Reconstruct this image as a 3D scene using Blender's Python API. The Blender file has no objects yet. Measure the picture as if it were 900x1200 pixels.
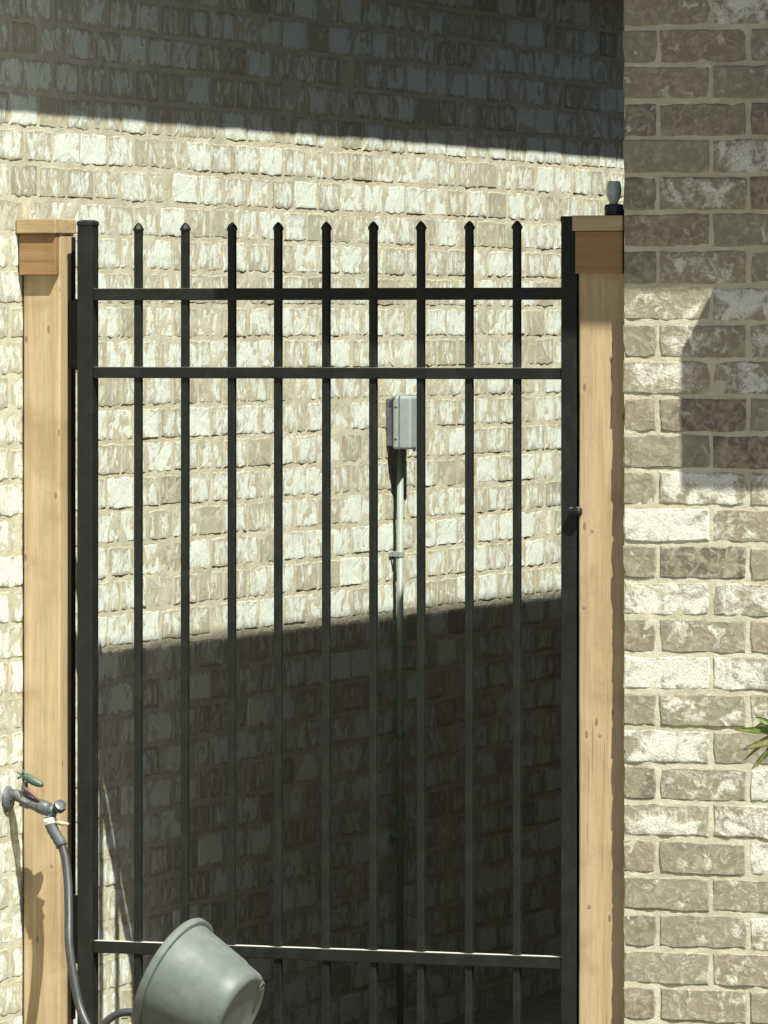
import bpy, bmesh, math, random
from mathutils import Vector, Matrix, noise

# ------------------------------------------------------------------ camera, sky, sun, exposure
scn = bpy.context.scene
COL = scn.collection
TH = math.radians(20.0)                      # the camera looks 20 degrees across the alley
cam_d = bpy.data.cameras.new('camera')
cam = bpy.data.objects.new('camera', cam_d)
COL.objects.link(cam)
cam.location = (4.3036, -13.3321, 1.68)
cam.rotation_euler = (math.radians(90), 0, TH)
cam_d.sensor_fit = 'AUTO'
cam_d.sensor_width = 36.0
cam_d.lens = 7600.0 / 1200.0 * 36.0
cam_d.shift_y = -220.0 / 1200.0
cam_d.clip_start = 0.1
cam_d.clip_end = 2000
scn.camera = cam

TO_SUN = Vector((1 / 1.95, -1 / 2.2, 1.0)).normalized()
world = bpy.data.worlds.new('World')
scn.world = world
world.use_nodes = True
wn = world.node_tree
sky = wn.nodes.new('ShaderNodeTexSky')
sky.sky_type = 'NISHITA'
sky.sun_disc = False
sky.sun_elevation = math.asin(TO_SUN.z)
sky.sun_rotation = math.atan2(TO_SUN.x, TO_SUN.y)
bg = wn.nodes['Background']
bg.inputs['Strength'].default_value = 0.05
wn.links.new(sky.outputs[0], bg.inputs[0])

sun_d = bpy.data.lights.new('sun', 'SUN')
sun_d.energy = 5.0
sun_d.angle = math.radians(0.53)
sun_d.color = (1.0, 0.985, 0.915)
sun = bpy.data.objects.new('sun', sun_d)
COL.objects.link(sun)
sun.rotation_euler = TO_SUN.to_track_quat('Z', 'Y').to_euler()
sun.location = (6, -6, 12)

scn.view_settings.view_transform = 'Standard'
scn.view_settings.look = 'None'
scn.view_settings.gamma = 1.0
scn.view_settings.use_curve_mapping = False
scn.view_settings.exposure = 0.85
scn.render.engine = 'CYCLES'
scn.cycles.max_bounces = 10
scn.cycles.diffuse_bounces = 6

RND = random.Random(7)

# ------------------------------------------------------------------ helpers
def link(o, parent=None):
    COL.objects.link(o)
    if parent is not None:
        o.parent = parent
    return o

def empty(name, loc=(0, 0, 0)):
    o = bpy.data.objects.new(name, None)
    o.location = loc
    o.empty_display_size = 0.1
    return link(o)

def tag(o, label, cat, group=None):
    o['label'] = label
    o['category'] = cat
    if group:
        o['group'] = group
    return o

def mobj(name, bm, mat, parent=None, smooth=False, off=None):
    me = bpy.data.meshes.new(name)
    bm.normal_update()
    bm.to_mesh(me)
    bm.free()
    if smooth:
        for p in me.polygons:
            p.use_smooth = True
    me.materials.append(mat)
    o = bpy.data.objects.new(name, me)
    if parent is not None and parent.type == 'EMPTY' and off is None:
        me.transform(Matrix.Translation(-parent.location))
    return link(o, parent)

def box(bm, x0, x1, y0, y1, z0, z1, bev=0.0, seg=2):
    r = bmesh.ops.create_cube(bm, size=1.0)
    vs = r['verts']
    for v in vs:
        v.co = Vector(((x0 + x1) / 2 + v.co.x * (x1 - x0), (y0 + y1) / 2 + v.co.y * (y1 - y0), (z0 + z1) / 2 + v.co.z * (z1 - z0)))
    if bev > 0:
        es = list({e for v in vs for e in v.link_edges})
        bmesh.ops.bevel(bm, geom=es, offset=bev, segments=seg, profile=0.5, affect='EDGES')
    return bm

def lathe(bm, prof, mat4, n=32, cap0=False, cap1=False):
    """profile [(radius, height)] turned about local Z and placed by mat4"""
    rings = []
    for (r, h) in prof:
        rings.append([bm.verts.new(mat4 @ Vector((r * math.cos(2 * math.pi * i / n), r * math.sin(2 * math.pi * i / n), h))) for i in range(n)])
    for a, b in zip(rings[:-1], rings[1:]):
        for i in range(n):
            j = (i + 1) % n
            bm.faces.new((a[i], a[j], b[j], b[i]))
    if cap0:
        bm.faces.new(list(reversed(rings[0])))
    if cap1:
        bm.faces.new(rings[-1])
    return bm

def frame(origin, zdir):
    z = Vector(zdir).normalized()
    return Matrix.Translation(Vector(origin)) @ z.to_track_quat('Z', 'Y').to_matrix().to_4x4()

def catmull(pts, k=8):
    P = [Vector(p) for p in pts]
    P = [P[0] * 2 - P[1]] + P + [P[-1] * 2 - P[-2]]
    out = []
    for i in range(1, len(P) - 2):
        for s in range(k):
            t = s / k
            a, b, c, d = P[i - 1], P[i], P[i + 1], P[i + 2]
            out.append(0.5 * (2 * b + (c - a) * t + (2 * a - 5 * b + 4 * c - d) * t * t + (3 * b - a - 3 * c + d) * t ** 3))
    out.append(P[-2])
    return out

def tube(bm, pts, rad, n=12):
    rings = []
    up = Vector((0.13, 0.21, 0.97)).normalized()
    for i, p in enumerate(pts):
        t = (pts[min(i + 1, len(pts) - 1)] - pts[max(i - 1, 0)]).normalized()
        a = t.cross(up)
        if a.length < 0.05:
            a = t.cross(Vector((1, 0.2, 0)))
        a.normalize()
        b = t.cross(a).normalized()
        r = rad[i] if isinstance(rad, (list, tuple)) else rad
        rings.append([bm.verts.new(p + a * r * math.cos(2 * math.pi * k / n) + b * r * math.sin(2 * math.pi * k / n)) for k in range(n)])
    for q, w in zip(rings[:-1], rings[1:]):
        for i in range(n):
            j = (i + 1) % n
            bm.faces.new((q[i], q[j], w[j], w[i]))
    bm.faces.new(list(reversed(rings[0])))
    bm.faces.new(rings[-1])
    return bm

# ------------------------------------------------------------------ materials
class NT:
    def __init__(self, name):
        self.m = bpy.data.materials.new(name)
        self.m.use_nodes = True
        self.t = self.m.node_tree
        self.b = self.t.nodes['Principled BSDF']
    def n(self, typ, **kw):
        nd = self.t.nodes.new(typ)
        for k, v in kw.items():
            setattr(nd, k, v)
        return nd
    def l(self, a, b):
        self.t.links.new(a, b)
    def val(self, sock, x):
        if isinstance(x, (int, float)):
            sock.default_value = x
        elif isinstance(x, tuple):
            sock.default_value = x
        else:
            self.l(x, sock)
    def math(self, op, a, b=0.0, c=None, clamp=False):
        nd = self.n('ShaderNodeMath', operation=op, use_clamp=clamp)
        self.val(nd.inputs[0], a)
        self.val(nd.inputs[1], b)
        if c is not None:
            self.val(nd.inputs[2], c)
        return nd.outputs[0]
    def noise(self, vec, scale, detail=4, rough=0.6, dist=0.0):
        nd = self.n('ShaderNodeTexNoise')
        self.l(vec, nd.inputs['Vector'])
        nd.inputs['Scale'].default_value = scale
        nd.inputs['Detail'].default_value = detail
        nd.inputs['Roughness'].default_value = rough
        nd.inputs['Distortion'].default_value = dist
        return nd.outputs['Fac']
    def maprange(self, v, a, b, c=0.0, d=1.0, smooth=True):
        nd = self.n('ShaderNodeMapRange')
        nd.interpolation_type = 'SMOOTHSTEP' if smooth else 'LINEAR'
        self.val(nd.inputs[0], v)
        for i, x in enumerate((a, b, c, d)):
            self.val(nd.inputs[1 + i], x)
        return nd.outputs[0]
    def mix(self, f, a, b):
        nd = self.n('ShaderNodeMix', data_type='RGBA')
        self.val(nd.inputs[0], f)
        self.val(nd.inputs[6], a)
        self.val(nd.inputs[7], b)
        return nd.outputs[2]
    def scalevec(self, v, s):
        nd = self.n('ShaderNodeVectorMath', operation='MULTIPLY')
        self.l(v, nd.inputs[0])
        nd.inputs[1].default_value = s
        return nd.outputs[0]
    def bump(self, h, strength, dist):
        nd = self.n('ShaderNodeBump')
        nd.inputs['Strength'].default_value = strength
        nd.inputs['Distance'].default_value = dist
        self.l(h, nd.inputs['Height'])
        self.l(nd.outputs[0], self.b.inputs['Normal'])

def rgb(r, g, b):
    return (r, g, b, 1.0)

def brick_material(name, per_object, stretch=(1.0, 1.0, 1.0), relief=0.45, lift=1.0, cover=0.9, edge=0.10, wash0=(0.56, 0.56, 0.45), wash1=(0.82, 0.84, 0.74)):
    """tumbled grey-brown brick under a worn lime wash; R = wash, G = darkness, B = warm/cool"""
    t = NT(name)
    pos = t.scalevec(t.n('ShaderNodeNewGeometry').outputs['Position'], stretch)
    if per_object:
        colr = t.n('ShaderNodeObjectInfo').outputs['Color']
    else:
        colr = t.n('ShaderNodeAttribute', attribute_name='brick_value').outputs['Color']
    sep = t.n('ShaderNodeSeparateColor')
    t.l(colr, sep.inputs[0])
    W, Dk, Wm = sep.outputs[0], sep.outputs[1], sep.outputs[2]
    big = t.noise(pos, 21, 3, 0.55, 0.8)
    mid = t.noise(pos, 55, 5, 0.65, 0.9)
    fine = t.noise(pos, 260, 4, 0.7, 0.4)
    body = t.mix(Wm, rgb(0.270 * lift, 0.262 * lift, 0.178 * lift), rgb(0.290 * lift, 0.246 * lift, 0.168 * lift))
    body = t.mix(t.math('MULTIPLY', Dk, t.maprange(big, 0.3, 0.6)), body, rgb(0.115, 0.094, 0.070))
    body = t.mix(t.maprange(mid, 0.42, 0.72, 0.0, 0.7), body, rgb(0.47, 0.425, 0.315))
    body = t.mix(t.maprange(fine, 0.55, 0.75, 0.0, 0.5), body, rgb(0.17, 0.145, 0.11))
    s = t.math('ADD', t.math('MULTIPLY', big, 0.80), t.math('MULTIPLY', mid, 0.40))
    s = t.math('ADD', s, t.math('MULTIPLY', fine, 0.20))
    thr = t.math('SUBTRACT', 0.94, t.math('MULTIPLY', W, 0.50))
    wear = t.n('ShaderNodeAttribute', attribute_name='edge_wear').outputs['Fac']     # the wash is rubbed off towards the arrises
    thr = t.math('ADD', thr, t.math('MULTIPLY', t.math('POWER', wear, 5.0), edge))
    mask = t.maprange(s, t.math('SUBTRACT', thr, 0.10), t.math('ADD', thr, 0.13))
    wash = t.mix(t.maprange(fine, 0.35, 0.7), rgb(*wash0), rgb(*wash1))
    colour = t.mix(t.math('MULTIPLY', mask, cover), body, wash)
    t.l(colour, t.b.inputs['Base Color'])
    t.b.inputs['Roughness'].default_value = 0.9
    t.b.inputs['Specular IOR Level'].default_value = 0.25
    h = t.math('ADD', t.math('MULTIPLY', mid, 1.0), t.math('MULTIPLY', fine, 0.28))
    h = t.math('ADD', h, t.math('MULTIPLY', big, 0.75))
    h = t.math('ADD', h, t.math('MULTIPLY', mask, 0.25))
    t.bump(h, relief, 0.005)
    return t.m

M_BRICK = brick_material('limewashed_brick', True)
M_BRICKW = brick_material('limewashed_brickwork', False)
M_DRAG = brick_material('drag_faced_brick', True, (1.0, 1.6, 0.9), 0.42, 1.50, 0.92, 0.19, (0.60, 0.645, 0.53), (0.82, 0.885, 0.80))       # the long wall's bricks carry upright drag marks
M_DRAGW = brick_material('drag_faced_brickwork', False, (1.0, 1.6, 0.9), 0.42, 1.50, 0.92, 0.19, (0.60, 0.645, 0.53), (0.82, 0.885, 0.80))

def mortar_material():
    t = NT('sandy_mortar')
    pos = t.n('ShaderNodeNewGeometry').outputs['Position']
    a = t.noise(pos, 9, 4, 0.6)
    b = t.noise(pos, 75, 5, 0.7, 0.5)
    f = t.noise(pos, 420, 3, 0.7)
    c = t.mix(t.maprange(a, 0.3, 0.7), rgb(0.48, 0.455, 0.315), rgb(0.60, 0.575, 0.42))
    c = t.mix(t.maprange(b, 0.5, 0.75, 0.0, 0.7), c, rgb(0.70, 0.67, 0.50))
    c = t.mix(t.maprange(f, 0.58, 0.75, 0.0, 0.55), c, rgb(0.33, 0.29, 0.19))
    t.l(c, t.b.inputs['Base Color'])
    t.b.inputs['Roughness'].default_value = 0.95
    t.b.inputs['Specular IOR Level'].default_value = 0.15
    t.bump(t.math('ADD', t.math('MULTIPLY', b, 0.7), t.math('MULTIPLY', f, 0.5)), 0.9, 0.004)
    return t.m
M_MORTAR = mortar_material()

def far_brick_material():
    t = NT('far_brick_wall')
    tc = t.n('ShaderNodeNewGeometry').outputs['Position']
    sp = t.n('ShaderNodeSeparateXYZ')
    t.l(tc, sp.inputs[0])
    cb = t.n('ShaderNodeCombineXYZ')
    t.l(t.math('ADD', sp.outputs[0], sp.outputs[1]), cb.inputs[0])
    t.l(sp.outputs[2], cb.inputs[1])
    bt = t.n('ShaderNodeTexBrick')
    t.l(cb.outputs[0], bt.inputs['Vector'])
    bt.inputs['Scale'].default_value = 1.0
    bt.inputs['Brick Width'].default_value = 0.203
    bt.inputs['Row Height'].default_value = 0.0794
    bt.inputs['Mortar Size'].default_value = 0.005
    bt.inputs['Color1'].default_value = rgb(0.10, 0.08, 0.065)
    bt.inputs['Color2'].default_value = rgb(0.19, 0.165, 0.135)
    bt.inputs['Mortar'].default_value = rgb(0.22, 0.19, 0.14)
    t.l(bt.outputs['Color'], t.b.inputs['Base Color'])
    t.b.inputs['Roughness'].default_value = 0.95
    t.bump(bt.outputs['Fac'], -0.6, 0.006)
    return t.m
M_FARBRICK = far_brick_material()

def wood_material(name, c1, c2, c3, across=False):
    t = NT(name)
    tc = t.n('ShaderNodeNewGeometry').outputs['Position']
    v = t.scalevec(tc, (1.0, 1.0, 0.045) if not across else (0.045, 1.0, 1.0))
    g = t.noise(v, 42, 5, 0.6, 1.2)
    g2 = t.noise(v, 210, 3, 0.6, 0.3)
    blot = t.noise(tc, 6.5, 4, 0.6, 0.3)
    spk = t.noise(tc, 190, 3, 0.6)
    c = t.mix(t.maprange(g, 0.32, 0.68), c1, c2)
    c = t.mix(t.maprange(g2, 0.55, 0.75, 0.0, 0.45), c, c3)
    c = t.mix(t.maprange(blot, 0.45, 0.7, 0.0, 0.6), c, c3)
    c = t.mix(t.maprange(spk, 0.58, 0.74, 0.0, 0.5), c, c3)
    vo = t.n('ShaderNodeTexVoronoi')                # small knots, longer along the grain
    vo.voronoi_dimensions = '2D'
    sp = t.n('ShaderNodeSeparateXYZ')
    t.l(tc, sp.inputs[0])
    cb = t.n('ShaderNodeCombineXYZ')
    t.l(t.math('ADD', sp.outputs[0], t.math('MULTIPLY', sp.outputs[1], 1.0)), cb.inputs[0])
    t.l(t.math('MULTIPLY', sp.outputs[2], 0.42), cb.inputs[1])
    t.l(cb.outputs[0], vo.inputs['Vector'])
    vo.inputs['Scale'].default_value = 15.0
    kd = t.math('ADD', vo.outputs['Distance'], t.maprange(t.noise(tc, 9, 2, 0.5), 0.42, 0.52, 0.2, 0.0))
    c = t.mix(t.maprange(kd, 0.04, 0.17, 0.5, 0.0), c, c2)
    c = t.mix(t.maprange(kd, 0.035, 0.075, 0.75, 0.0), c, tuple(q * 0.55 for q in c3[:3]) + (1.0,))
    chk = t.noise(t.scalevec(tc, (1.0, 1.0, 0.02) if not across else (0.02, 1.0, 1.0)), 95, 2, 0.5, 0.6)
    c = t.mix(t.maprange(chk, 0.68, 0.74, 0.0, 0.55), c, tuple(q * 0.5 for q in c3[:3]) + (1.0,))
    t.l(c, t.b.inputs['Base Color'])
    t.b.inputs['Roughness'].default_value = 0.72
    t.b.inputs['Specular IOR Level'].default_value = 0.25
    t.bump(t.math('ADD', g, t.math('MULTIPLY', g2, 0.6)), 0.45, 0.0025)
    return t.m
M_WOOD = wood_material('weathered_pine', rgb(0.39, 0.290, 0.160), rgb(0.48, 0.370, 0.218), rgb(0.285, 0.200, 0.105))
M_TRIM = wood_material('fresh_cedar_trim', rgb(0.26, 0.152, 0.066), rgb(0.30, 0.188, 0.088), rgb(0.18, 0.10, 0.043), across=True)
M_CAP = wood_material('weathered_cap', rgb(0.35, 0.265, 0.135), rgb(0.44, 0.34, 0.185), rgb(0.22, 0.155, 0.075), across=True)

def paint_material(name, col, rough, spec=0.5, nscale=60, var=0.35, bumpd=0.0006, metal=0.0, dust=None, pale_tops=False):
    t = NT(name)
    pos = t.n('ShaderNodeNewGeometry').outputs['Position']
    a = t.noise(pos, nscale, 4, 0.65)
    d = t.noise(pos, nscale * 0.2, 4, 0.7, 0.5)
    c = t.mix(t.maprange(a, 0.3, 0.7, 0, 1), col, tuple(min(1, q * (1 + var)) for q in col[:3]) + (1.0,))
    if dust:
        c = t.mix(t.maprange(d, 0.45, 0.75, 0.0, dust[1]), c, dust[0])
    if pale_tops:                                     # upward faces painted pale, standing in for the rail's sunlit line
        nz = t.n('ShaderNodeSeparateXYZ')
        t.l(t.n('ShaderNodeNewGeometry').outputs['Normal'], nz.inputs[0])
        c = t.mix(t.maprange(nz.outputs[2], 0.9, 0.98, 0.0, 0.9), c, rgb(0.60, 0.58, 0.50))
    t.l(c, t.b.inputs['Base Color'])
    t.l(t.maprange(d, 0.3, 0.7, rough - 0.08, rough + 0.12), t.b.inputs['Roughness'])
    t.b.inputs['Specular IOR Level'].default_value = spec
    t.b.inputs['Metallic'].default_value = metal
    t.bump(a, 0.4, bumpd)
    return t.m
M_BLACK = paint_material('black_powder_coat', rgb(0.009, 0.011, 0.009), 0.5, 0.28, 90, 0.3, 0.0004, 0.0, (rgb(0.028, 0.029, 0.024), 0.4), True)
M_BLACKP = paint_material('black_plastic', rgb(0.025, 0.027, 0.028), 0.4, 0.45)
M_HOSE = paint_material('dark_hose_rubber', rgb(0.035, 0.038, 0.037), 0.42, 0.5, 120, 0.3, 0.0004, 0.0, (rgb(0.10, 0.10, 0.09), 0.3))
M_SLEEVE = paint_material('grey_rubber_sleeve', rgb(0.07, 0.075, 0.075), 0.5, 0.4)
M_POT = paint_material('dusty_grey_plastic', rgb(0.105, 0.123, 0.108), 0.56, 0.35, 45, 0.2, 0.0005, 0.0, (rgb(0.19, 0.198, 0.16), 0.6))
M_PVC = paint_material('grey_pvc', rgb(0.21, 0.25, 0.205), 0.45, 0.4, 40, 0.15, 0.0003)
M_BOXGREY = paint_material('grey_outlet_plastic', rgb(0.26, 0.295, 0.275), 0.4, 0.45, 50, 0.12, 0.0003)
M_DKGREY = paint_material('dark_grey_metal', rgb(0.06, 0.066, 0.068), 0.45, 0.5, 110, 0.9, 0.001)
M_BRASS = paint_material('tarnished_brass', rgb(0.075, 0.08, 0.075), 0.5, 0.5, 120, 0.9, 0.0012, 0.3, (rgb(0.17, 0.19, 0.17), 0.6))
M_GREEN = paint_material('green_painted_handle', rgb(0.05, 0.085, 0.06), 0.5, 0.5, 120, 0.5)
M_RED = paint_material('faded_red_plastic', rgb(0.13, 0.06, 0.05), 0.45, 0.4)
M_WHITEP = paint_material('white_plastic', rgb(0.72, 0.72, 0.66), 0.45, 0.4)
M_TAN = paint_material('tan_plastic', rgb(0.42, 0.34, 0.22), 0.5, 0.4)
M_LATCH = paint_material('grey_green_plastic', rgb(0.33, 0.42, 0.385), 0.5, 0.4)
M_SCREW = paint_material('dull_screw_steel', rgb(0.22, 0.20, 0.17), 0.5, 0.5, 200, 0.3, 0.0003, 0.7)
M_FASCIA = paint_material('dark_bronze_fascia_paint', rgb(0.105, 0.095, 0.085), 0.6, 0.3, 12, 0.1)
M_SHADOWBOX = paint_material('galvanised_grey', rgb(0.32, 0.33, 0.33), 0.5, 0.4, 30, 0.15)

def shingle_material():
    t = NT('asphalt_shingles')
    pos = t.n('ShaderNodeNewGeometry').outputs['Position']
    a = t.noise(pos, 8, 5, 0.7)
    c = t.mix(a, rgb(0.05, 0.046, 0.042), rgb(0.12, 0.11, 0.10))
    t.l(c, t.b.inputs['Base Color'])
    t.b.inputs['Roughness'].default_value = 0.95
    return t.m
M_ROOF = shingle_material()

def ground_material():
    t = NT('gravelly_soil')
    pos = t.n('ShaderNodeNewGeometry').outputs['Position']
    a = t.noise(pos, 14, 6, 0.7, 0.5)
    b = t.noise(pos, 70, 4, 0.7)
    c = t.mix(t.maprange(a, 0.3, 0.7), rgb(0.22, 0.19, 0.14), rgb(0.36, 0.32, 0.24))
    c = t.mix(t.maprange(b, 0.55, 0.75, 0, 0.6), c, rgb(0.46, 0.42, 0.33))
    t.l(c, t.b.inputs['Base Color'])
    t.b.inputs['Roughness'].default_value = 1.0
    t.bump(t.math('ADD', a, b), 1.0, 0.02)
    return t.m
M_GROUND = ground_material()

def concrete_material():
    t = NT('pale_concrete')
    pos = t.n('ShaderNodeNewGeometry').outputs['Position']
    a = t.noise(pos, 2.2, 6, 0.65)
    b = t.noise(pos, 160, 4, 0.7)
    c = t.mix(t.maprange(a, 0.3, 0.7), rgb(0.21, 0.20, 0.165), rgb(0.28, 0.265, 0.22))
    c = t.mix(t.maprange(b, 0.5, 0.75, 0, 0.5), c, rgb(0.18, 0.17, 0.14))
    t.l(c, t.b.inputs['Base Color'])
    t.b.inputs['Roughness'].default_value = 0.95
    t.bump(b, 0.5, 0.003)
    return t.m
M_CONC = concrete_material()

def leaf_material(name, c1, c2):
    t = NT(name)
    pos = t.n('ShaderNodeNewGeometry').outputs['Position']
    a = t.noise(pos, 40, 3, 0.6)
    t.l(t.mix(t.maprange(a, 0.35, 0.65), c1, c2), t.b.inputs['Base Color'])
    t.b.inputs['Roughness'].default_value = 0.4
    t.b.inputs['Subsurface Weight'].default_value = 0.0
    return t.m
M_LEAF = leaf_material('glossy_leaf', rgb(0.17, 0.24, 0.06), rgb(0.34, 0.40, 0.13))
M_LEAF2 = leaf_material('yellow_leaf', rgb(0.30, 0.34, 0.10), rgb(0.42, 0.42, 0.18))
M_STEM = leaf_material('green_stem', rgb(0.09, 0.11, 0.03), rgb(0.14, 0.12, 0.05))

# ------------------------------------------------------------------ ground
def gz(x, y):
    a = min(1.0, max(0.0, (y - 0.1) / 1.6))
    a = a * a * (3 - 2 * a)
    b = min(1.0, max(0.0, (-0.55 - y) / 0.1))
    return 0.07 * (1 - a) * (1 - b) + 0.0 * a - 0.02 * b - 0.17 * a

xs = [-900, -200, -40, -12] + [-6 + 0.5 * i for i in range(8)] + [-2 + 0.08 * i for i in range(57)] + [3, 4, 6, 9, 14, 40, 200, 900]
ys = [-900, -200, -60, -25, -14, -8, -4, -2] + [-1.2 + 0.08 * i for i in range(76)] + [5.5, 7, 9, 12, 20, 60, 200, 900]
bm = bmesh.new()
gv = [[bm.verts.new((x, y, gz(x, y) + (0.018 * noise.noise(Vector((x * 5, y * 5, 0.3))) if abs(x) < 3 and -0.5 < y < 5 else 0))) for x in xs] for y in ys]
for j in range(len(ys) - 1):
    for i in range(len(xs) - 1):
        bm.faces.new((gv[j][i], gv[j][i + 1], gv[j + 1][i + 1], gv[j + 1][i]))
g = mobj('ground', bm, M_GROUND, smooth=True)
g['kind'] = 'structure'

bm = bmesh.new()
for i in range(6):
    for j in range(5):
        x0 = -4.2 + i * 2.4
        y0 = -0.62 - (j + 1) * 2.4
        box(bm, x0, x0 + 2.388, y0, y0 + 2.388, -0.10, 0.05, 0.006, 1)
p = mobj('patio_paving', bm, M_CONC)
p['kind'] = 'structure'

# ------------------------------------------------------------------ bricks
COURSE = 0.0794
BL, BH, MJ = 0.1935, 0.0695, 0.0098        # brick face and joint

def brick_geo(L, H, Dp, seed):
    """one tumbled brick: uneven rim, worn arrises, slightly cupped face; front at y=0 looking to -y"""
    r = random.Random(seed)
    nx, nz = (6, 2) if L > 0.12 else (3, 2)
    per = []
    for i in range(nx):
        per.append((i / nx, 0.0))
    for i in range(nz):
        per.append((1.0, i / nz))
    for i in range(nx):
        per.append((1 - i / nx, 1.0))
    for i in range(nz):
        per.append((0.0, 1 - i / nz))
    V, Fc = [], []
    n = len(per)
    back, edge, face = [], [], []
    for (u, w) in per:
        jx, jz = r.uniform(-0.0022, 0.0022), r.uniform(-0.0020, 0.0020)
        x, z = (u - 0.5) * L + jx, (w - 0.5) * H + jz
        corner = (u in (0.0, 1.0)) and (w in (0.0, 1.0))
        k = r.uniform(0.0012, 0.0040) * (1.3 if corner else 1.0)
        cx = -1 if u > 0.99 else (1 if u < 0.01 else 0)
        cz = -1 if w > 0.99 else (1 if w < 0.01 else 0)
        if corner:
            x += cx * 0.0008
            z += cz * 0.0008
        back.append((x, Dp, z))
        edge.append((x, r.uniform(0.0012, 0.0032), z))
        face.append((x + cx * k, r.uniform(-0.0004, 0.0008), z + cz * k))
    V = back + edge + face
    c0 = len(V)
    V.append((r.uniform(-0.02, 0.02), r.uniform(-0.001, 0.0012), r.uniform(-0.008, 0.008)))
    for i in range(n):
        j = (i + 1) % n
        Fc.append((i, j, n + j, n + i))
        Fc.append((n + i, n + j, 2 * n + j, 2 * n + i))
        Fc.append((2 * n + i, 2 * n + j, c0))
    Fc.append(tuple(reversed(range(n))))
    return V, Fc

STRETCH = [brick_geo(BL, BH, 0.076, 100 + i) for i in range(14)]
BS = 0.1535                                     # the long wall has shorter bricks
SHORT = [brick_geo(BS, BH, 0.076, 500 + i) for i in range(14)]
HEADER = [brick_geo(0.0735, BH, 0.193, 300 + i) for i in range(6)]

def geo_mesh(name, geo, mat):
    me = bpy.data.meshes.new(name)
    me.from_pydata(geo[0], [], geo[1])
    me.materials.append(mat)
    at = me.attributes.new('edge_wear', 'FLOAT', 'POINT')
    at.data.foreach_set('value', [1.0] * (len(geo[0]) - 1) + [0.0])
    return me
ME_STRETCH = [geo_mesh('brick_stretcher', g_, M_BRICK) for g_ in STRETCH]
ME_SHORT = [geo_mesh('brick_short', g_, M_DRAG) for g_ in SHORT]
ME_HEADER = [geo_mesh('brick_header', g_, M_BRICK) for g_ in HEADER]

def wall_mortar(name, u0, u1, z0, z1, place, step, parent, seed, deep=0.0023):
    """uneven, slightly smeared bed of mortar behind the brick faces"""
    bm = bmesh.new()
    nu, nz = int((u1 - u0) / step) + 1, int((z1 - z0) / step) + 1
    rows = []
    for j in range(nz + 1):
        row = []
        for i in range(nu + 1):
            u = u0 + (u1 - u0) * i / nu
            z = z0 + (z1 - z0) * j / nz
            d = deep + 0.0024 * noise.noise(Vector((u * 26, z * 26, seed))) + 0.0018 * noise.noise(Vector((u * 75, z * 75, seed + 3)))
            row.append(bm.verts.new(place(u, d, z)))
        rows.append(row)
    for j in range(nz):
        for i in range(nu):
            bm.faces.new((rows[j][i], rows[j][i + 1], rows[j + 1][i + 1], rows[j + 1][i]))
    return mobj(name, bm, M_MORTAR, parent, smooth=True)

def brickwork(name, items, parent, face_rot, mat):
    """bricks too far off or too many to be parts of their own: one joined mesh"""
    V, Fc, cols, wear = [], [], [], []
    for (geo, loc, rot, val) in items:
        M = Matrix.Translation(loc) @ Matrix.Rotation(face_rot, 4, 'Z') @ rot
        o = len(V)
        V.extend([tuple(M @ Vector(v)) for v in geo[0]])
        wear.extend([1.0] * (len(geo[0]) - 1) + [0.0])
        for f in geo[1]:
            Fc.append(tuple(q + o for q in f))
            cols.append(val)
    me = bpy.data.meshes.new(name)
    me.from_pydata(V, [], Fc)
    me.materials.append(mat)
    at = me.attributes.new('brick_value', 'FLOAT_COLOR', 'FACE')
    flat = []
    for c in cols:
        flat.extend((c[0], c[1], c[2], 1.0))
    at.data.foreach_set('color', flat)
    ew = me.attributes.new('edge_wear', 'FLOAT', 'POINT')
    ew.data.foreach_set('value', wear)
    me.update()
    ob = bpy.data.objects.new(name, me)
    ob['kind'] = 'stuff'
    return link(ob, parent)

def jitter(r):
    return Matrix.Rotation(r.uniform(-0.005, 0.005), 4, 'Y') @ Matrix.Rotation(r.uniform(-0.004, 0.004), 4, 'Z')

# ---------------------------------------------------------------- right-hand house
RZ0 = 2.3189 - 29 * COURSE                       # a bed joint of the right-hand wall
house_r = tag(empty('brick_house', (0, 0, 0)), 'house with the limewashed brick front wall right of the gate', 'house')
wall_r = wall_mortar('front_wall', 0.0025, 1.25, 0.0, 2.76, lambda u, d, z: (u, d, z), 0.009, house_r, 5.0)

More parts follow.
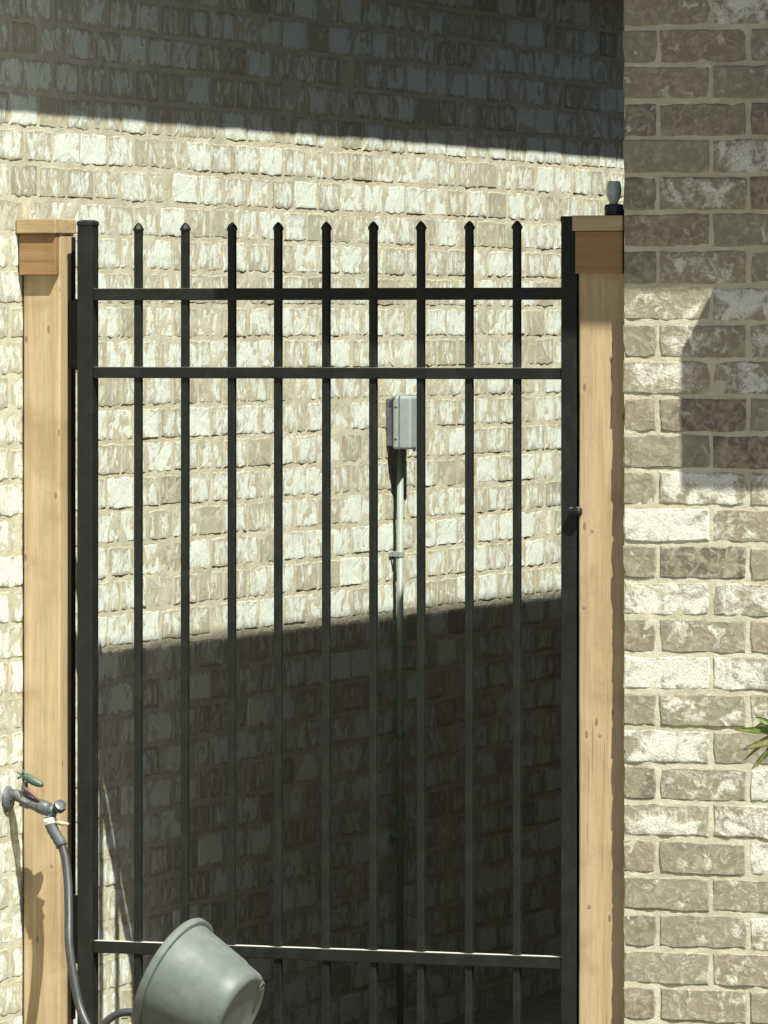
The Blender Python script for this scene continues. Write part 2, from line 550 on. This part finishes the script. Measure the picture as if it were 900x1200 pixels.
# wash and darkness of the bricks in view, course by course from the top
SEEN = {
    -1: [(.18, .1), (.72, .2), (.3, .2)], 0: [(.12, .2), (.28, .2), (.3, .1)], 1: [(.16, .1), (.25, .1), (.3, .2)],
    2: [(.40, .7), (.12, .3), (.2, .5)], 3: [(.08, .1), (.62, .4), (.3, .1)], 4: [(.12, .6), (.55, .3), (.1, .7)],
    5: [(.2, .4), (.28, .2), (.3, .2)], 6: [(.1, .6), (.50, .1), (.45, .2)], 7: [(.40, .0), (.75, .2), (.5, .2)],
    8: [(.15, .4), (.45, .2), (.6, .2)], 9: [(.52, .0), (.60, .5), (.5, .2)], 10: [(.05, .2), (.15, .7), (.3, .2)],
    11: [(.10, .3), (.08, .95), (.3, .2)], 12: [(.10, .3), (.75, .2), (.7, .2)], 13: [(.92, .0), (.38, .2), (.3, .2)],
    14: [(.15, .3), (.08, .85), (.25, .1)], 15: [(.76, .1), (.62, .3), (.5, .2)], 16: [(.12, .4), (.32, .2), (.2, .3)],
    17: [(.95, .0), (.68, .1), (.5, .2)], 18: [(.15, .2), (.42, .2), (.5, .1)], 19: [(.78, .2), (.22, .2), (.5, .2)],
    20: [(.25, .7), (.46, .3), (.92, .1)], 21: [(.55, .0), (.66, .2), (.4, .2)], 22: [(.25, .2), (.36, .3), (.75, .2)],
    23: [(.26, .2), (.42, .3), (.5, .2)], 24: [(.12, .5), (.34, .2), (.7, .2)], 25: [(.36, .1), (.38, .2), (.5, .2)],
    26: [(.14, .5), (.42, .2), (.25, .2)], 27: [(.3, .2), (.4, .2), (.3, .2)],
}
items = []
rr = random.Random(31)
top_row = 29                                      # course index (from RZ0) whose top joint is the row -1 / 0 joint
for k in range(-1, 35):
    zc = RZ0 + (k + 0.5) * COURSE
    if zc < 0.02 or zc > 2.74:
        continue
    row = 28 - k                                  # photograph's course number, 0 is just below z = 2.319
    kind_a = row % 2 == 0
    u = 0.0
    idx = 0
    while u < 1.22:
        head = kind_a and idx == 0
        L = 0.0735 if head else BL
        uc = u + L / 2 + (0.0 if idx else 0.0008)
        w = SEEN[row][idx] if row in SEEN and idx < 3 else (rr.choice((.1, .2, .3, .4, .5, .7, .9)), rr.choice((0, .1, .2, .3, .6, .8)))
        val = (w[0] * 0.9, min(1.0, w[1] * 1.1), rr.uniform(0, 1))
        loc = Vector((uc, rr.uniform(-0.0012, 0.0010), zc + rr.uniform(-0.0008, 0.0008)))
        if uc < 0.46 and 0.10 < zc < 2.45:
            b = bpy.data.objects.new('brick', rr.choice(ME_HEADER if head else ME_STRETCH))
            b.matrix_world = Matrix.Translation(loc) @ jitter(rr)
            b.color = (val[0], val[1], val[2], 1)
            link(b, wall_r)
        else:
            items.append((rr.choice(HEADER if head else STRETCH), loc, jitter(rr), val))
        u += L + MJ
        idx += 1
brickwork('brickwork', items, wall_r, 0.0, M_BRICKW)

OV_F, OV_S = 0.455, 0.40                           # eaves overhang to the front and to the side
ZB, ZT = 1.7534 + 2.2 * OV_F, 2.937                # underside of the soffit, top of the fascia
bm = bmesh.new()
box(bm, 0.06, 9.0, 0.19, 14.0, -0.3, ZB + 0.05)
box(bm, 1.25, 9.0, 0.0, 0.19, -0.1, ZB + 0.05)
mobj('side_wall', bm, M_FARBRICK, house_r)
bm = bmesh.new()
box(bm, -OV_S + 0.022, 9.4, -OV_F + 0.022, 14.4, ZB + 0.004, ZB + 0.018)
mobj('soffit', bm, M_FASCIA, house_r)
bm = bmesh.new()
box(bm, -OV_S, 9.4, -OV_F, -OV_F + 0.02, ZB, ZT - 0.003, 0.002, 1)
box(bm, -OV_S, -OV_S + 0.02, -OV_F + 0.021, 14.4, ZB, ZT - 0.003, 0.002, 1)
mobj('fascia', bm, M_FASCIA, house_r)

def hip_roof(x0, x1, y0, y1, z, pitch, parent):
    bm = bmesh.new()
    h = min(x1 - x0, y1 - y0) / 2
    zz = z + h * pitch
    a = [bm.verts.new(q) for q in ((x0, y0, z), (x1, y0, z), (x1, y1, z), (x0, y1, z))]
    if x1 - x0 < y1 - y0:
        r0, r1 = bm.verts.new(((x0 + x1) / 2, y0 + h, zz)), bm.verts.new(((x0 + x1) / 2, y1 - h - 0.01, zz))
        for f in ((a[0], a[1], r0), (a[1], a[2], r1, r0), (a[2], a[3], r1), (a[3], a[0], r0, r1)):
            bm.faces.new(f)
    else:
        r0, r1 = bm.verts.new((x0 + h, (y0 + y1) / 2, zz)), bm.verts.new((x1 - h - 0.01, (y0 + y1) / 2, zz))
        for f in ((a[0], a[1], r1, r0), (a[1], a[2], r1), (a[2], a[3], r0, r1), (a[3], a[0], r0)):
            bm.faces.new(f)
    bm.faces.new(list(reversed(a)))
    return mobj('roof', bm, M_ROOF, parent)
hip_roof(-OV_S - 0.0, 9.4, -OV_F - 0.0, 14.6, ZT, 0.5, house_r)

# ---------------------------------------------------------------- left-hand house
XL = -1.4251
LZ0 = 1.9623 - 25 * COURSE
house_l = tag(empty('brick_house', (XL, 0, 0)), 'house with the long pale brick wall behind the gate, receding to the right', 'house')
wall_l = wall_mortar('alley_wall', -0.7, 5.2, -0.27, 2.72, lambda u, d, z: (XL - d, u, z), 0.0125, house_l, 9.0, 0.0020)
rr = random.Random(77)
near, items = [], []
for k in range(-4, 34):
    zc = LZ0 + (k + 0.5) * COURSE
    if zc < -0.27 or zc > 2.70:
        continue
    u = -0.9 + (0.0 if k % 2 else (BS + 0.0092) / 2) + 0.062
    while u < 5.1:
        uc = u + BS / 2
        w = min(0.98, max(0.05, rr.gauss(0.60, 0.16)))
        if rr.random() < 0.17:
            w = rr.uniform(0.78, 0.98)
        val = (w, max(0.0, rr.gauss(0.05, 0.18)), rr.uniform(0, 0.4))
        it = (rr.randrange(len(SHORT)), Vector((XL + rr.uniform(-0.0018, 0.0002), uc, zc + rr.uniform(-0.0008, 0.0008))), jitter(rr), val)
        if uc > -0.6:
            if -0.2 < uc < 2.6 and 0.12 < zc < 2.46:
                near.append(it)
            else:
                items.append(it)
        u += BS + 0.0092
near.sort(key=lambda q: q[1].y)
for (gi, loc, rot, val) in near[:300]:
    b = bpy.data.objects.new('brick', ME_SHORT[gi])
    b.matrix_world = Matrix.Translation(loc - Vector((XL, 0, 0))) @ Matrix.Rotation(math.pi / 2, 4, 'Z') @ rot
    b.color = (val[0], val[1], val[2], 1)
    link(b, wall_l)
items += near[300:]
brickwork('brickwork', [(SHORT[i], l - Vector((XL, 0, 0)), r_, v) for (i, l, r_, v) in items], wall_l, math.pi / 2, M_DRAGW)

OVL = 0.31
ZBL = 2.152 + 1.95 * OVL
bm = bmesh.new()
box(bm, -10.0, XL - 0.06, -3.0, 14.0, -0.3, ZBL + 0.05)
box(bm, XL - 0.06, XL, -3.0, -0.7, -0.1, ZBL + 0.05)
box(bm, XL - 0.06, XL, 5.2, 14.0, -0.3, ZBL + 0.05)
mobj('side_wall', bm, M_FARBRICK, house_l)
bm = bmesh.new()
box(bm, -10.3, XL + OVL - 0.022, -3.3, 14.3, ZBL + 0.004, ZBL + 0.018)
mobj('soffit', bm, M_FASCIA, house_l)
bm = bmesh.new()
box(bm, XL + OVL - 0.02, XL + OVL, -3.3, 14.3, ZBL, ZBL + 0.18, 0.002, 1)
mobj('fascia', bm, M_FASCIA, house_l)
hip_roof(-10.3, XL + OVL, -3.3, 14.3, ZBL + 0.183, 0.45, house_l)

# ---------------------------------------------------------------- unseen box added to cast the stepped shadow on the right-hand wall
DEP = 0.30
ux = 0.1292 + 1.128 * DEP
ub = tag(empty('unseen_shadow_box', (ux + 0.14, 0, 1.34 + 2.2 * DEP)), 'grey box outside the view, added to cast the stepped shadow on the right-hand brick front wall', 'shadow caster')
z0, z1 = 1.322 + 2.2 * DEP, 1.6157 + 2.2 * DEP
bm = bmesh.new(); box(bm, ux, ux + 0.28, -DEP + 0.02, 0.004, z0, z1, 0.004, 2)
mobj('cabinet', bm, M_SHADOWBOX, ub)
bm = bmesh.new(); box(bm, ux - 0.001, ux + 0.281, -DEP, -DEP + 0.018, z0 - 0.001, z1 + 0.001, 0.003, 2)
mobj('cover', bm, M_SHADOWBOX, ub)
bm = bmesh.new(); lathe(bm, [(0.075, 0), (0.075, 0.012), (0.065, 0.03), (0.03, 0.04), (0.0005, 0.042)], frame((ux + 0.14, -DEP, (z0 + z1) / 2), (0, -1, 0)), 28)
mobj('front_disc', bm, M_PVC, ub, smooth=True)

# ---------------------------------------------------------------- wooden posts
def timber(x0, x1, y0, y1, z0, z1, bev, seed, rows=60):
    """sawn post: slightly wavy arrises"""
    bm = bmesh.new()
    prof = []
    b = bev
    for (cx, cy, sx, sy) in ((x0, y0, 1, 1), (x1, y0, -1, 1), (x1, y1, -1, -1), (x0, y1, 1, -1)):
        pts = [(cx, cy + sy * b), (cx + sx * b * 0.3, cy + sy * b * 0.3), (cx + sx * b, cy)]
        if (sx, sy) in ((-1, 1), (1, -1)):
            pts.reverse()
        prof += pts
    rings = []
    for j in range(rows + 1):
        z = z0 + (z1 - z0) * j / rows
        ring = []
        for i, (x, y) in enumerate(prof):
            c = i // 3
            dx = 0.0011 * noise.noise(Vector((c * 7.1 + seed, z * 3.0, 0.2))) + 0.0005 * noise.noise(Vector((c * 3.1 + seed, z * 19, 4.2)))
            dy = 0.0011 * noise.noise(Vector((c * 5.3 + seed, z * 3.0, 9.2)))
            ring.append(bm.verts.new((x + dx, y + dy, z)))
        rings.append(ring)
    n = len(prof)
    for a, c in zip(rings[:-1], rings[1:]):
        for i in range(n):
            j = (i + 1) % n
            bm.faces.new((a[i], a[j], c[j], c[i]))
    bm.faces.new(list(reversed(rings[0])))
    bm.faces.new(rings[-1])
    return bm

YP = 0.036
def post(name_loc, x0, x1, label, back, capx, knots, seed, with_side=True):
    e = tag(empty('gate_post', ((x0 + x1) / 2, YP + 0.045, 0.05)), label, 'post', 'wooden posts either side of the gate')
    mobj('shaft', timber(x0, x1, YP, back, 0.0, 1.882, 0.004, seed), M_WOOD, e)
    bm = bmesh.new(); box(bm, x0 - 0.001, x1 - 0.001, YP - 0.0222, YP - 0.0006, 1.790, 1.8815, 0.0018, 2)
    mobj('trim_board', bm, M_TRIM, e)
    bm = bmesh.new(); box(bm, capx[0], capx[1], YP - 0.033, back + 0.004, 1.8825, 1.9155, 0.0025, 2)
    mobj('cap', bm, M_CAP, e)
    for (kx, kz) in knots:
        bm = bmesh.new()
        lathe(bm, [(0.0042, 0.0), (0.0040, 0.0008), (0.0026, 0.0010), (0.0020, 0.0002), (0.0003, 0.0002)], frame((kx, YP + 0.0004, kz), (0, -1, 0.03)), 12)
        mobj('screw', bm, M_SCREW, e, smooth=True)
    return e
post('l', -1.4215, -1.3325, 'pale wooden gate post at the left with the tap and hose in front', 0.119, (-1.4255, -1.3285),
     [(-1.352, 0.47)], 1.0)
post('r', -0.1125, -0.0045, 'pale wooden gate post at the right touching the brick house corner', 0.123, (-0.117, -0.0025),
     [(-0.100, 1.066), (-0.064, 0.789), (-0.088, 0.417), (-0.0815, 1.232)], 4.0)

# latch knob on the right-hand post
kx, ky = -0.040, YP + 0.03
e = tag(empty('post_knob', (kx, ky, 1.9155)), 'small grey-green knob on a dark round base on top of the right wooden post', 'knob')
bm = bmesh.new(); lathe(bm, [(0.0215, 0.0), (0.0225, 0.004), (0.0225, 0.019), (0.020, 0.024), (0.006, 0.0255)], frame((kx, ky, 1.916), (0, 0, 1)), 28, True, True)
mobj('base', bm, M_BLACKP, e, smooth=True)
bm = bmesh.new(); lathe(bm, [(0.009, 0.0), (0.010, 0.006), (0.0155, 0.016), (0.0165, 0.030), (0.0145, 0.044), (0.0125, 0.049), (0.0115, 0.0505), (0.0005, 0.0505)], frame((kx - 0.003, ky, 1.9405), (0.04, 0, 1)), 24)
mobj('knob_body', bm, M_LATCH, e, smooth=True)

# ---------------------------------------------------------------- black metal gate
YG = 0.045
gate = tag(empty('metal_gate', (-0.70, YG, 0.07)), 'black metal picket gate between the two wooden posts', 'gate')
SL0, SL1 = -1.2952, -1.2580
SR0, SR1 = -0.1565, -0.1195
for (a, b, top) in ((SL0, SL1, 1.905), (SR0, SR1, 1.914)):
    bm = bmesh.new(); box(bm, a, b, YG, YG + 0.038, 0.11, top, 0.0025, 2)
    st = mobj('stile', bm, M_BLACK, gate)
    if a == SL0:
        c = bmesh.new()
        cx, cy = (a + b) / 2, YG + 0.019
        s0 = [(0.0225, 0.0), (0.0228, 0.004), (0.0212, 0.009), (0.013, 0.0125), (0.0005, 0.0135)]
        lathe(c, s0, Matrix.Translation((cx, cy, top - 0.004)), 4 * 6)
        for v in c.verts:                              # rounded-square cap
            d = v.co - Vector((cx, cy, v.co.z))
            m = max(abs(d.x), abs(d.y))
            if m > 1e-5:
                k = (d.length / m) ** 0.75
                v.co = Vector((cx, cy, v.co.z)) + d * k * 0.93
    else:
        c = bmesh.new(); box(c, a - 0.001, b + 0.001, YG - 0.001, YG + 0.039, top - 0.012, top + 0.001, 0.002, 2)
    cap = mobj('stile_cap', c, M_BLACK, st)
    cap.data.transform(Matrix.Translation(-gate.location))
for (z0, z1) in ((1.7333, 1.7600), (1.5600, 1.5850), (0.2772, 0.3040)):
    bm = bmesh.new(); box(bm, SL1 - 0.0005, SR0 + 0.0005, YG + 0.004, YG + 0.031, z0, z1, 0.0018, 2)
    mobj('rail', bm, M_BLACK, gate)
PICK = [-1.1545 + 0.11165 * i for i in range(9)]
bm = bmesh.new(); box(bm, -0.008, 0.008, -0.008, 0.008, 0.13, 1.889, 0.0012, 1)
me_pick = bpy.data.meshes.new('picket'); bm.to_mesh(me_pick); bm.free(); me_pick.materials.append(M_BLACK)
bm = bmesh.new()
lathe(bm, [(0.0095, 0.0), (0.0128, 0.003), (0.0128, 0.007), (0.0088, 0.0135), (0.003, 0.0195), (0.0004, 0.0205)], Matrix.Rotation(math.pi / 4, 4, 'Z'), 8, True, False)
me_tip = bpy.data.meshes.new('finial'); bm.normal_update(); bm.to_mesh(me_tip); bm.free(); me_tip.materials.append(M_BLACK)
rr = random.Random(5)
for x in PICK:
    o = bpy.data.objects.new('picket', me_pick)
    o.location = Vector((x + rr.uniform(-0.0008, 0.0008), YG + 0.0175, 0)) - gate.location
    o.rotation_euler = (0, rr.uniform(-0.0006, 0.0006), 0)
    link(o, gate)
    f = bpy.data.objects.new('finial', me_tip)
    f.location = (0, 0, 1.886)
    link(f, o)
for (z0, z1) in ((1.583, 1.731), (0.255, 0.395)):
    bm = bmesh.new()
    box(bm, -1.3330, -1.2945, YG + 0.034, YG + 0.052, z0, z1, 0.003, 2)
    lathe(bm, [(0.0105, z0 - 0.006), (0.0105, z1 + 0.006)], Matrix.Translation((-1.311, YG + 0.044, 0)), 16, True, True)
    mobj('hinge', bm, M_BLACK, gate)
bm = bmesh.new(); box(bm, -1.3322, -1.3285, YG + 0.056, YG + 0.073, 0.12, 1.876, 0.001, 1)  # thin black strip along the back edge of the left post
mobj('black_strip', bm, M_BLACK, gate)
bm = bmesh.new()
lathe(bm, [(0.0085, -0.012), (0.0085, 0.002), (0.0098, 0.003), (0.0100, 0.010), (0.0075, 0.0145), (0.0004, 0.0158)], frame((-0.1195, YG - 0.013, 1.2735), (1, -0.1, 0)), 18)
mobj('latch_bolt', bm, M_BLACK, gate, smooth=True)

# ---------------------------------------------------------------- outlet box and conduit on the alley wall
yb = 2.415
ob = tag(empty('outlet_box', (XL, yb + 0.055, 1.424)), 'grey weatherproof outlet box on the alley wall seen through the gate', 'outlet box')
bm = bmesh.new(); box(bm, XL - 0.002, XL + 0.020, yb + 0.008, yb + 0.100, 1.364, 1.488, 0.003, 2)
mobj('back_box', bm, M_DKGREY, ob)  # dark grey paints in the cover's shade on this part
bm = bmesh.new(); box(bm, XL + 0.0195, XL + 0.071, yb, yb + 0.108, 1.357, 1.494, 0.007, 3)
cv = mobj('cover', bm, M_BOXGREY, ob)
bm = bmesh.new(); box(bm, XL + 0.0205, XL + 0.029, yb - 0.004, yb + 0.112, 1.489, 1.4975, 0.002, 2)
mobj('lid_hinge', bm, M_BOXGREY, ob)
bm = bmesh.new(); box(bm, XL + 0.059, XL + 0.0735, yb + 0.044, yb + 0.064, 1.351, 1.362, 0.002, 2)
mobj('lid_latch', bm, M_BOXGREY, ob)
bm = bmesh.new(); box(bm, XL + 0.0385, XL + 0.0405, yb - 0.0012, yb + 0.1092, 1.356, 1.4952, 0.0004, 1)
mobj('seam', bm, M_DKGREY, cv)
bpy.data.objects[cv.name].children[0].data.transform(Matrix.Translation(-ob.location))
for zz in (1.385, 1.468):
    bm = bmesh.new(); lathe(bm, [(0.0038, 0), (0.0036, 0.0012), (0.0004, 0.0014)], frame((XL + 0.030, yb, zz), (0, -1, 0)), 12)
    mobj('screw', bm, M_SCREW, ob, smooth=True)

cp = tag(empty('conduit_pipe', (XL, yb + 0.056, 0.0)), 'thin pale grey conduit running down the alley wall below the outlet box', 'conduit')
bm = bmesh.new()
lathe(bm, [(0.0090, -0.2), (0.0090, 1.362)], Matrix.Translation((XL + 0.021, yb + 0.056, 0)), 20, True, True)
mobj('pipe', bm, M_PVC, cp, smooth=True)
for zz in (0.62,):
    bm = bmesh.new(); lathe(bm, [(0.0092, 0), (0.0120, 0.001), (0.0120, 0.033), (0.0092, 0.034)], Matrix.Translation((XL + 0.021, yb + 0.056, zz - 0.012)), 20)
    mobj('coupling', bm, M_PVC, cp, smooth=True)
for zz in (1.078, 0.35):
    bm = bmesh.new()
    lathe(bm, [(0.0092, 0), (0.0110, 0), (0.0110, 0.012), (0.0092, 0.012)], Matrix.Translation((XL + 0.021, yb + 0.056, zz)), 20)
    box(bm, XL - 0.001, XL + 0.004, yb + 0.030, yb + 0.085, zz, zz + 0.012, 0.001, 1)
    box(bm, XL + 0.0041, XL + 0.020, yb + 0.0405, yb + 0.0445, zz, zz + 0.014, 0.001, 1)
    mobj('strap', bm, M_PVC, cp)

# ---------------------------------------------------------------- garden tap, hose, pot
ty = -0.045
tap = tag(empty('garden_tap', (XL, ty, 0.622)), 'wall tap with green lever handle in front of the left wooden post', 'tap')
bm = bmesh.new()
lathe(bm, [(0.030, 0.0), (0.030, 0.003), (0.022, 0.008), (0.014, 0.010)], frame((XL + 0.001, ty, 0.622), (1, 0, 0)), 24)
mobj('wall_flange', bm, M_DKGREY, tap, smooth=True)
bm = bmesh.new()
tube(bm, catmull([(XL, ty, 0.622), (XL + 0.016, ty, 0.632), (XL + 0.030, ty, 0.627), (XL + 0.050, ty, 0.618), (XL + 0.078, ty - 0.002, 0.609)], 6), [0.0135] * 9 + [0.012] * 10 + [0.014] * 6, 14)
lathe(bm, [(0.013, -0.012), (0.0165, -0.010), (0.0165, 0.010), (0.013, 0.012)], frame((XL + 0.046, ty, 0.619), (1, 0, -0.35)), 6, True, True)
lathe(bm, [(0.010, 0.0), (0.0125, 0.004), (0.0125, 0.014), (0.008, 0.016), (0.006, 0.034)], frame((XL + 0.040, ty, 0.628), (0.1, 0, 1)), 6, True, True)
mobj('valve_body', bm, M_BRASS, tap)
bm = bmesh.new()
tube(bm, catmull([(XL + 0.040, ty, 0.677), (XL + 0.050, ty - 0.002, 0.672), (XL + 0.066, ty - 0.004, 0.664), (XL + 0.088, ty - 0.006, 0.655)], 5), [0.004, 0.006, 0.0075, 0.0085, 0.009, 0.0095, 0.0098, 0.010, 0.010, 0.010, 0.010, 0.0095, 0.009, 0.008, 0.0065, 0.004], 10)
for a in range(5):
    w = a * 2 * math.pi / 5
    tube(bm, [Vector((XL + 0.036, ty, 0.676)), Vector((XL + 0.036 + 0.014 * math.cos(w), ty - 0.002, 0.676 + 0.013 * math.sin(w)))], [0.0035, 0.002], 6)
mobj('handle', bm, M_GREEN, tap, smooth=True)
bm = bmesh.new()
tube(bm, catmull([(XL + 0.046, ty - 0.012, 0.648), (XL + 0.062, ty - 0.014, 0.640), (XL + 0.082, ty - 0.014, 0.622)], 4), [0.004, 0.005, 0.0055, 0.0055, 0.005, 0.0045, 0.004, 0.0035, 0.003], 8)
mobj('shutoff_lever', bm, M_RED, tap, smooth=True)
bm = bmesh.new()
lathe(bm, [(0.010, -0.016), (0.0155, -0.014), (0.0165, 0.0), (0.0155, 0.014), (0.010, 0.016)], frame((XL + 0.088, ty - 0.002, 0.606), (1, 0, -0.3)), 14, True, True)
tube(bm, catmull([(XL + 0.095, ty, 0.604), (XL + 0.108, ty, 0.600), (XL + 0.106, ty, 0.588)], 4), 0.011, 10)
mobj('splitter', bm, M_DKGREY, tap, smooth=True)
bm = bmesh.new()
lathe(bm, [(0.006, -0.014), (0.009, -0.012), (0.0135, -0.006), (0.0150, 0.004), (0.0135, 0.011), (0.006, 0.012)], frame((XL + 0.127, ty - 0.004, 0.608), (0.55, -0.6, 0.55)), 9, True, True)
mobj('shutoff_knob', bm, M_BLACKP, tap)
bm = bmesh.new()
tube(bm, [Vector((XL + 0.116, ty - 0.004, 0.574)), Vector((XL + 0.133, ty - 0.004, 0.572)), Vector((XL + 0.150, ty - 0.004, 0.571))], [0.0045, 0.0055, 0.0025], 8)
mobj('spare_outlet_cap', bm, M_TAN, tap, smooth=True)

hose_p = catmull([(-1.3235, -0.046, 0.586), (-1.3170, -0.047, 0.562), (-1.2880, -0.052, 0.5150), (-1.2690, -0.070, 0.4512), (-1.2540, -0.100, 0.3786), (-1.2400, -0.130, 0.3064),
                  (-1.2160, -0.150, 0.2150), (-1.1930, -0.165, 0.160), (-1.150, -0.190, 0.112), (-1.085, -0.225, 0.090), (-1.01, -0.31, 0.084), (-0.95, -0.42, 0.083), (-0.80, -0.50, 0.083), (-0.55, -0.47, 0.083), (-0.40, -0.35, 0.083)], 8)
hose = tag(empty('garden_hose', (-1.3235, -0.046, 0.586)), 'dark hose hanging from the tap down past the left wooden post', 'hose')
bm = bmesh.new(); tube(bm, hose_p, 0.0098, 14)
mobj('hose_line', bm, M_HOSE, hose, smooth=True)
sl = [p for p in hose_p if p.z > 0.515]
bm = bmesh.new(); tube(bm, sl[4:], [0.0125 + 0.0012 * (i % 2) for i in range(len(sl) - 4)], 16)
mobj('strain_sleeve', bm, M_SLEEVE, hose, smooth=True)
d = (hose_p[8] - hose_p[0])
bm = bmesh.new(); lathe(bm, [(0.010, 0.0), (0.0145, 0.001), (0.0145, 0.013), (0.012, 0.0145)], frame(hose_p[1], d), 18)
mobj('collar', bm, M_WHITEP, hose, smooth=True)

short = tag(mobj('short_hose', tube(bmesh.new(), catmull([(-1.165, -0.145, 0.100), (-1.152, -0.140, 0.140), (-1.128, -0.135, 0.161), (-1.098, -0.130, 0.168), (-1.06, -0.12, 0.160), (-1.02, -0.10, 0.120), (-0.98, -0.09, 0.088), (-0.9, -0.08, 0.085), (-0.8, -0.1, 0.085)], 8), 0.0088, 12), M_HOSE, smooth=True),
            'loop of dark hose arching behind the rim of the grey pot', 'hose')

Rv, Nv, Zv = Vector((math.cos(TH), math.sin(TH), 0)), Vector((math.sin(TH), -math.cos(TH), 0)), Vector((0, 0, 1))
R0 = Vector((-0.9600, -0.22, 0.2560))
ax = (Rv * 0.150 + Nv * 0.070 - Zv * 0.074)
PLEN = ax.length
pot = tag(empty('plastic_pot', (R0.x, R0.y, 0.07)), 'dusty grey plastic flower pot tipped on its side before the gate', 'pot')
Mx = frame(R0, ax) @ Matrix.Diagonal((0.95, 0.95, 1.0, 1.0))
bm = bmesh.new()
lathe(bm, [(0.128, 0.030), (0.140, -0.003), (0.1425, 0.000), (0.1380, 0.018), (0.1165, PLEN - 0.052), (0.1135, PLEN - 0.049), (0.1070, PLEN - 0.018), (0.1045, PLEN - 0.009), (0.099, PLEN - 0.002), (0.092, PLEN), (0.085, PLEN - 0.001), (0.080, PLEN - 0.004), (0.03, PLEN - 0.005), (0.0005, PLEN - 0.005)], Mx, 64)
lathe(bm, [(0.137, 0.004), (0.132, 0.020), (0.101, PLEN - 0.018), (0.0005, PLEN - 0.012)], Mx, 64)
body = mobj('pot_body', bm, M_POT, pot, smooth=True)
bm = bmesh.new()
lathe(bm, [(0.1360, 0.003), (0.1375, -0.006), (0.1500, -0.006), (0.1525, -0.003), (0.1516, 0.0105), (0.1500, 0.0118), (0.1390, 0.0112)], Mx, 64)
mobj('rim', bm, M_POT, pot, smooth=True)
for a in (0.9, 4.1):
    bm = bmesh.new()
    lathe(bm, [(0.011, 0.0), (0.011, 0.004), (0.007, 0.0045), (0.0065, 0.001), (0.0004, 0.001)], Mx @ Matrix.Translation((0.088 * math.cos(a), 0.088 * math.sin(a), PLEN - 0.003)), 16)
    mobj('drain_nub', bm, M_POT, pot, smooth=True)

# ---------------------------------------------------------------- shrub beyond the right edge, its leaf tips in view
pl = tag(empty('leafy_plant', (0.66, -0.66, 0.05)), 'green leafy plant at the right edge in front of the brick wall', 'plant')
bm = bmesh.new()
tube(bm, catmull([(0.66, -0.66, 0.03), (0.655, -0.655, 0.4), (0.63, -0.66, 0.75), (0.625, -0.65, 1.0)], 5), [0.008 - 0.0003 * i for i in range(16)], 8)
tube(bm, catmull([(0.645, -0.657, 0.55), (0.60, -0.655, 0.72), (0.545, -0.65, 0.845)], 5), [0.004 - 0.00015 * i for i in range(11)], 6)
mobj('stem', bm, M_STEM, pl, smooth=True)

def leaf(base, direction, length, width, droop, mat, twist=0.0):
    bm = bmesh.new()
    d = Vector(direction).normalized()
    side = d.cross(Vector((0, 0, 1))).normalized()
    side = (side * math.cos(twist) + Vector((0, 0, 1)) * math.sin(twist)).normalized()
    n = 7
    rows = []
    for i in range(n + 1):
        t = i / n
        w = width * math.sin(math.pi * min(1, t * 0.92 + 0.06)) ** 0.8 * (1 - 0.25 * t)
        p = Vector(base) + d * length * t - Vector((0, 0, 1)) * droop * t * t
        up = side.cross(d).normalized()
        rows.append([bm.verts.new(p - side * w / 2 + up * w * 0.18), bm.verts.new(p), bm.verts.new(p + side * w / 2 + up * w * 0.18)])
    for a, b in zip(rows[:-1], rows[1:]):
        bm.faces.new((a[0], a[1], b[1], b[0]))
        bm.faces.new((a[1], a[2], b[2], b[1]))
    bmesh.ops.solidify(bm, geom=bm.faces[:], thickness=0.0008)
    mobj('leaf', bm, mat, pl, smooth=True)

B = Vector((0.545, -0.65, 0.845))
leaf(B, (-0.95, 0.1, 0.12), 0.100, 0.020, 0.006, M_LEAF, 0.9)
leaf(B, (-0.75, -0.1, -0.45), 0.090, 0.018, 0.012, M_LEAF2, 0.7)
leaf(B, (-0.55, 0.1, 0.45), 0.070, 0.020, 0.010, M_LEAF, 0.8)
leaf(B, (-0.85, 0.2, -0.20), 0.065, 0.016, 0.010, M_LEAF, 0.6)
leaf(B, (-0.5, -0.3, -0.75), 0.080, 0.014, 0.004, M_LEAF2, 0.5)
leaf(B, (-0.35, -0.2, 0.75), 0.060, 0.020, 0.01, M_LEAF, 0.5)
leaf(B + Vector((0.01, 0.0, -0.012)), (-0.9, -0.2, -0.05), 0.085, 0.022, 0.016, M_LEAF2, 1.1)
leaf(B + Vector((0.01, 0.01, 0.02)), (-0.8, 0.2, 0.10), 0.075, 0.022, 0.018, M_LEAF, 1.2)
leaf(B + Vector((0.0, -0.01, -0.02)), (-0.6, -0.2, -0.5), 0.070, 0.020, 0.008, M_LEAF, 1.0)
rr = random.Random(12)
for i in range(22):
    t = i / 22
    a = i * 2.4
    base = Vector((0.645 - 0.02 * t, -0.655, 0.25 + 0.75 * t))
    dd = Vector((math.cos(a) + 0.55, math.sin(a), 0.45))
    leaf(base, dd, rr.uniform(0.10, 0.16), rr.uniform(0.022, 0.034), rr.uniform(0.01, 0.04), M_LEAF, rr.uniform(-0.4, 0.4))
